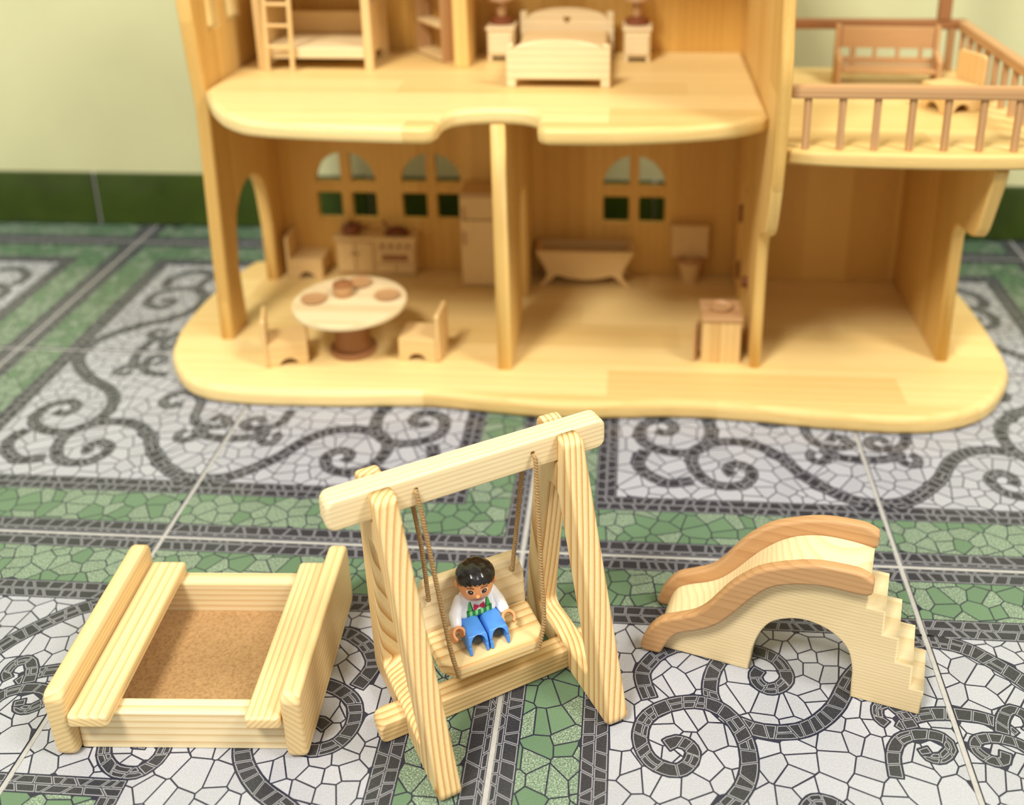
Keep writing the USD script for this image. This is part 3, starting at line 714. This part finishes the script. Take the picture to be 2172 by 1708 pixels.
back = xf(plate_xz(Polygon([(-.0440, .0400), (.0300, .0400), (.0300, .070), (.0260, .0850), (-.0410, .0850), (-.0450, .075)]).buffer(-.004).buffer(.004), .0207, .0300, r=.0022, nr=3), rotm(X_, -5, (0, .0205, .045)))
part(sw, 'seat_back', xf(back, SEAT), wood('pale', 'x', .0060, (0, .03, -.02), contrast=.6))
twine = plain('twine', lin(164, 134, 92), 0.85, 0.1, .25, 900)
def rope(pts, r=.00098, off=.00070, pitch=.0042):
    pts = trimesh.transform_points(np.array(pts), SEAT); pts[:, 2] -= .0005*np.clip((pts[:, 2]-.1)/.085, 0, 1)
    c = spl(pts, 24); seg = np.r_[0, np.cumsum(np.linalg.norm(np.diff(c, axis=0), axis=1))]
    n = max(30, int(seg[-1]/.0006)); s = np.linspace(0, seg[-1], n); c = np.column_stack([np.interp(s, seg, c[:, i]) for i in range(3)])
    out = []
    for ph in (0, math.pi):
        a = 2*math.pi*s/pitch+ph
        out.append(tube(c+off*np.column_stack([np.cos(a), np.sin(a), np.zeros(n)]), r, 7))
    return join(*out)
part(sw, 'rope', rope([(-.0516, -.0060, .1856), (-.0514, -.0092, .1830), (-.0490, -.0105, .1650), (-.0440, -.0150, .1150), (-.0395, -.0200, .0700), (-.0355, -.0205, .0480), (-.0350, -.0188, .0440)]), twine)
part(sw, 'rope', rope([(-.0516, .0060, .1856), (-.0514, .0092, .1830), (-.0500, .0100, .1700), (-.0440, .0150, .1250), (-.0405, .0195, .0830), (-.0400, .0200, .0760), (-.0400, .0235, .0745)]), twine)
part(sw, 'rope', rope([(.0262, -.0060, .1856), (.0262, -.0092, .1830), (.0262, -.0105, .1600), (.0260, -.0150, .1050), (.0255, -.0195, .0680), (.0215, -.0205, .0480), (.0205, -.0188, .0450)]), twine)
part(sw, 'rope', rope([(.0262, .0060, .1856), (.0261, .0092, .1830), (.0255, .0100, .1700), (.0230, .0150, .1250), (.0205, .0195, .0850), (.0200, .0200, .0780), (.0200, .0235, .0765)]), twine)

# ------------------------------------------------------------------ toy figure on the swing seat
FE, FN, _ = trimesh.transform_points([[-.0800-E0, -.1105-N0, 0]], SEAT)[0]
fg_ = thing('toy_figure', 'black-haired plastic toy boy in white shirt and blue trousers sitting on the swing', 'toy figure', (SWX+FE*ca-FN*sa, SWY+FE*sa+FN*ca, .0502), ANG-2.1)
skin = plain('toy_skin', lin(222, 152, 98), 0.32, 0.5); shirt = plain('toy_white', lin(238, 238, 240), 0.30, 0.5)
blue = plain('toy_blue', lin(76, 140, 220), 0.38, 0.5); black = plain('toy_black', lin(20, 18, 17), 0.22, 0.6)
gdark, glight, gmid = plain('print_green', lin(44, 132, 56), 0.3), plain('print_light_green', lin(140, 205, 130), 0.3), plain('print_mid_green', lin(70, 170, 75), 0.3)
bow = plain('print_red', lin(168, 22, 48), 0.3); eyew = plain('print_white', lin(240, 232, 222), 0.3); eyeb = plain('print_brown', lin(60, 22, 14), 0.25); line_m = plain('print_line', lin(24, 26, 24), 0.35); mouth_m = plain('print_mouth', lin(140, 70, 45), .35)
R1 = lambda M: tm(M.refine_to_length(.0016))
# legs: two hollow blocks bent at the hip
for s in (-1, 1):
    cx = s*.0073
    side = Polygon([(.0085, 0), (-.0240, 0), (-.0220, .0065), (-.0190, .0115), (-.0130, .0136), (-.0040, .0146), (.0085, .0146)]).buffer(-.001).buffer(.001)
    blk = plate_yz(side, cx-.0068, cx+.0068, r=.0016, nr=3)
    # rounded top as seen from the front
    top = Polygon([(cx-.0068, -.001)]+[(cx+.0068*math.cos(t), .0086+.0062*math.sin(t)) for t in np.linspace(math.pi, 0, 20)]+[(cx+.0068, -.001)])
    M_ = man(blk) ^ man(plate_xz(top, -.05, .05, r=0))
    tun = Polygon([(cx-.0050, -.01)]+[(cx+.0050*math.cos(t), .0068+.0046*math.sin(t)) for t in np.linspace(math.pi, 0, 16)]+[(cx+.0050, -.01)])
    M_ = M_ - man(plate_xz(tun, -.05, -.0055, r=0))
    # the shin walls run forward to a point, the arch sits back between them
    M_ = M_ - man(plate_yz(Polygon([(-.0330, .0030), (-.0215, .0052), (-.0205, .02), (-.0330, .02)]), cx-.02, cx+.02, r=0))
    part(fg_, 'leg', tm(M_), blue, smooth=28)
part(fg_, 'hips', tm(hull(((-.0105, .004, .0095), .0058), ((.0105, .004, .0095), .0058), ((-.0105, .006, .0060), .0055), ((.0105, .006, .0060), .0055))), blue)
# torso
torso = m3.Manifold.batch_hull([ball((x, y, z), r) for x, y, z, r in [(-.0092, -.0005, .0150, .0042), (.0092, -.0005, .0150, .0042), (-.0092, .0050, .0150, .0042), (.0092, .0050, .0150, .0042),
                               (-.0080, .0003, .0252, .0030), (.0080, .0003, .0252, .0030), (-.0080, .0045, .0252, .0030), (.0080, .0045, .0252, .0030)]])
to = part(fg_, 'torso', tm(torso), shirt)
def front_y(x, z):       # the torso's front surface
    o = trimesh.Trimesh(*[np.asarray(a) for a in (TT.vertices, TT.faces)], process=False)
    return o
TT = tm(torso)
def drape(pg, lift, off=.00025):
    """A flat print laid on the torso's front: polygon in (x, z)."""
    g = []
    dens = np.array(pg.segmentize(.0008).exterior.coords)
    x0, z0, x1, z1 = pg.bounds
    gx, gz = np.meshgrid(np.arange(x0, x1, .0008), np.arange(z0, z1, .0008))
    import shapely
    inside = shapely.contains_xy(pg.buffer(-.0003), gx.ravel(), gz.ravel())
    pts = np.vstack([dens[:-1], np.column_stack([gx.ravel(), gz.ravel()])[inside]])
    from scipy.spatial import Delaunay
    t = Delaunay(pts).simplices; c = pts[t].mean(1)
    t = t[shapely.contains_xy(pg, c[:, 0], c[:, 1])]
    a = np.cross(pts[t[:, 1]]-pts[t[:, 0]], pts[t[:, 2]]-pts[t[:, 0]]); t[a < 0] = t[a < 0][:, ::-1]
    o = np.column_stack([pts[:, 0], np.full(len(pts), -.05), pts[:, 1]])
    loc, ray, _ = lift.ray.intersects_location(o, np.tile([0, 1.0, 0], (len(o), 1)), multiple_hits=False)
    y = np.full(len(pts), np.nan); y[ray] = loc[:, 1]
    y = np.where(np.isnan(y), np.nanmax(y), y)
    f = np.column_stack([pts[:, 0], y-off, pts[:, 1]]); b = f+[0, off+.0003, 0]
    n = len(pts); return trimesh.Trimesh(np.vstack([f, b]), np.vstack([t, t[:, ::-1]+n]), process=False)
vest = Polygon([(-.0088, .0122), (.0088, .0122), (.0088, .0160), (-.0088, .0160)])
for k in range(9):
    x = -.0088+.00196*k
    part(to, 'vest_stripe', drape(sbox(x, .0136, x+.00190, .0178+.00020*abs(k-4)**1.4), TT), glight if k % 2 else gdark, 'green vest stripe' if k == 0 else None)
part(to, 'vest_hem', drape(sbox(-.0096, .0122, .0096, .0136), TT), gmid)
for s in (-1, 1):
    part(to, 'vest_strap', drape(Polygon([(s*.0084, .0178), (s*.0048, .0178), (s*.0058, .0246), (s*.0068, .0246)]), TT), gmid)
    part(to, 'vest_edge', drape(Polygon([(s*.0047, .0178), (s*.0041, .0178), (s*.0055, .0248), (s*.0059, .0248)]), TT, .0003), line_m)
bt_ = []
for s in (-1, 1):
    part(to, 'bow_tie', drape(Polygon([(s*.0002, .0198), (s*.0036, .0180), (s*.0041, .0202), (s*.0036, .0226), (s*.0002, .0212)]), TT, .0009), bow, 'dark red bow tie' if s < 0 else None)
# arms and C-shaped hands
for s in (-1, 1):
    sh_ = np.array([s*.0110, .0022, .0238]); el = np.array([s*.0155, .0000, .0155]); wr = np.array([s*.0168, -.0058, .0128])
    arm = m3.Manifold.batch_hull([ball(sh_, .0042), ball(el, .0042)]) + m3.Manifold.batch_hull([ball(el, .0042), ball(wr, .0036)])
    am = part(fg_, 'arm', tm(arm), shirt)
    th = np.linspace(math.radians(45), math.radians(315), 18)
    prof = Polygon([(.0050*math.cos(t), .0050*math.sin(t)) for t in th]+[(.0029*math.cos(t), .0029*math.sin(t)) for t in th[::-1]])
    hand = xf(plate(prof, -.0036, .0036, r=.0007, nr=3), rotm(Z_, -90))
    hand = xf(hand, rotm(X_, 42))
    hand = xf(hand, rotm(Z_, -s*18))
    hc = np.array([s*.0180, -.0112, .0092])
    wrist = tm(m3.Manifold.batch_hull([ball(wr+[0, -.002, -.001], .0026), ball(hc+[0, .0022, .001], .0024)]) )
    part(am, 'hand', join(moved(hand, hc), cut(wrist, moved(xf(cyl(.0031, -.02, .02, 20), rotm(X_, 42)), hc))), skin)
# head
hp = [(0, 0), (.0050, .0), (.0080, .0010), (.0100, .0034), (.0113, .0068), (.0117, .0110), (.0117, .0160), (.0109, .0200), (.0082, .0222), (.0040, .0232), (0, .0234)]
HZ = .0264; HEAD_T = trimesh.transformations.translation_matrix((0, .0006, HZ)) @ rotm(Z_, -14)
headm = xf(lathe(spl(hp, 5), 56), HEAD_T)
hd = part(fg_, 'head', headm, skin, smooth=True)
part(fg_, 'neck', moved(cyl(.0056, 0, .0018, 30), (0, .0020, .0262)), skin)
hair = m3.Manifold.batch_hull([ball((0, .0004, .0160), (.0131, .0133, .0088)), ball((0, .0030, .0120), (.0127, .0108, .0080))]).refine_to_length(.0012)
hm = tm(hair)
nv = np.asarray(meshkit.fbm(hm.vertices*np.array([420, 110, 140]))) if hasattr(meshkit, 'fbm') else np.zeros(len(hm.vertices))
nrm = trimesh.Trimesh(hm.vertices, hm.faces, process=False).vertex_normals
sv = np.sin((hm.vertices @ [900.0, 420.0, 300.0])+2.5*nv)*np.clip((hm.vertices[:, 2]-.014)/.006, 0, 1)
hm.vertices = hm.vertices+nrm*(nv[:, None]*.0003+sv[:, None]*.00016)
face_cut = []
cutter = plate_xz(Polygon([(-.0105, -.01)]+[(x, .0176+.0006*math.cos(x*2*math.pi/.0031)-26*x*x) for x in np.linspace(-.0105, .0105, 60)]+[(.0105, -.01)]), -.03, -.0010, r=0)
low = bx(-.03, .03, -.03, .03, -.02, .0078, r=0)
hair_m = man(hm) - man(cutter) - man(low)
ht = part(fg_, 'hair', xf(tm(hair_m), HEAD_T), black, 'glossy black moulded hair', smooth=50)
for s in (-1, 1):
    part(hd, 'ear', xf(tm(ball((s*.0124, .0008, .0098), (.0017, .0022, .0028))), HEAD_T), skin)
part(hd, 'nose', xf(tm(ball((0, -.0116, .0076), (.0015, .0015, .0013))), HEAD_T), skin, 'small round nose')
HT0 = lathe(spl(hp, 5), 56)
def face(pg, off): return xf(drape(pg, HT0, off), HEAD_T)
def ell(cx, cz, rx, rz, n=24, rot=0):
    return affinity.rotate(Polygon([(cx+rx*math.cos(t), cz+rz*math.sin(t)) for t in np.linspace(0, 2*math.pi, n, endpoint=False)]), rot, origin=(cx, cz))
for s in (-1, 1):
    ex, ez = s*.0046, .0112
    w_ = part(hd, 'eye', face(ell(ex, ez, .0026, .00175, rot=s*8), .0002), eyew, 'printed eye' if s < 0 else None)
    part(w_, 'iris', face(ell(ex-s*.0001, ez+.0001, .0019, .00172), .00035), eyeb)
    part(w_, 'glint', face(ell(ex+.0004, ez+.0006, .00040, .00040, 10), .0005), eyew)
    part(hd, 'eyebrow', face(Polygon([(s*.0020, .0146), (s*.0042, .0149), (s*.0068, .0142), (s*.0068, .0138), (s*.0042, .0144), (s*.0021, .0141)]), .0003), eyeb)
sm = [(x, .0044+18*x*x) for x in np.linspace(-.0030, .0030, 12)]
part(hd, 'mouth', face(Polygon(sm+[(x, z+.0004) for x, z in sm[::-1]]), .0003), mouth_m, 'thin smiling mouth')

# ------------------------------------------------------------------ slide
sl = thing('slide', 'arched wooden toy slide with steps and reddish side rails, right of the swing', 'slide', (.1126+.00015, -.0953-.0004, 0), -16.18)
surf = spl([(-.0085, .0), (-.0060, .012), (-.0010, .0215), (.0080, .0275), (.0200, .0330), (.0300, .0395), (.0400, .0500), (.0500, .0630), (.0600, .0745), (.0720, .0850), (.0850, .0920), (.1000, .0958), (.1180, .0962), (.1328, .0945)], 5)
blk = Polygon(np.vstack([[(.0595, 0)], spl([(.0600, .010), (.0612, .0205), (.0660, .0360), (.0735, .0468), (.0870, .0534), (.1000, .0540), (.1135, .0490), (.1232, .0390), (.1272, .0240), (.1276, .010)], 5), [(.1276, 0), (.1725, 0), (.1732, .0203), (.1648, .0203), (.1645, .0390), (.1541, .0390), (.1541, .0580), (.1440, .0580), (.1440, .0768), (.1328, .0768)], surf[::-1]])).buffer(0)
part(sl, 'body', plate_xz(blk, 0, .0390, r=.0012, nr=3), wood('pale', 'x', .0026, (0, .03, .30), contrast=.55, dist=3.5))
ru = [(.1352, .1090), (.1300, .1118), (.1219, .1134), (.0998, .1120), (.0819, .1066), (.0639, .0980), (.0530, .0888), (.0439, .0788), (.0366, .0682), (.0292, .0570), (.0206, .0482), (.0077, .0410), (-.0030, .0350), (-.0115, .0230), (-.0165, .0080), (-.0165, .0008)]
ru = [(x, max(.0008, z-.0046*min(1, z/.03))) for x, z in ru]
rl = [(-.0020, .0008), (.0000, .0070), (.0050, .0165), (.0112, .0235), (.0262, .0312), (.0378, .0400), (.0472, .0515), (.0607, .0700), (.0724, .0815), (.0878, .0883), (.1058, .0918), (.1282, .0918), (.1350, .0940)]
rail = Polygon(np.vstack([spl(ru, 5), spl(rl, 5)])).buffer(-.001).buffer(.001)
rwd = wood('red', 'x', .0042, (.02, .02, -.05), contrast=.7, dist=4.0)
part(sl, 'side_rail', plate_xz(rail, -.0082, -.0002, r=.0020, nr=3, rnd=.0035), rwd, 'reddish wavy side rail')
part(sl, 'side_rail', plate_xz(rail, .0392, .0472, r=.0020, nr=3, rnd=.0035), rwd)
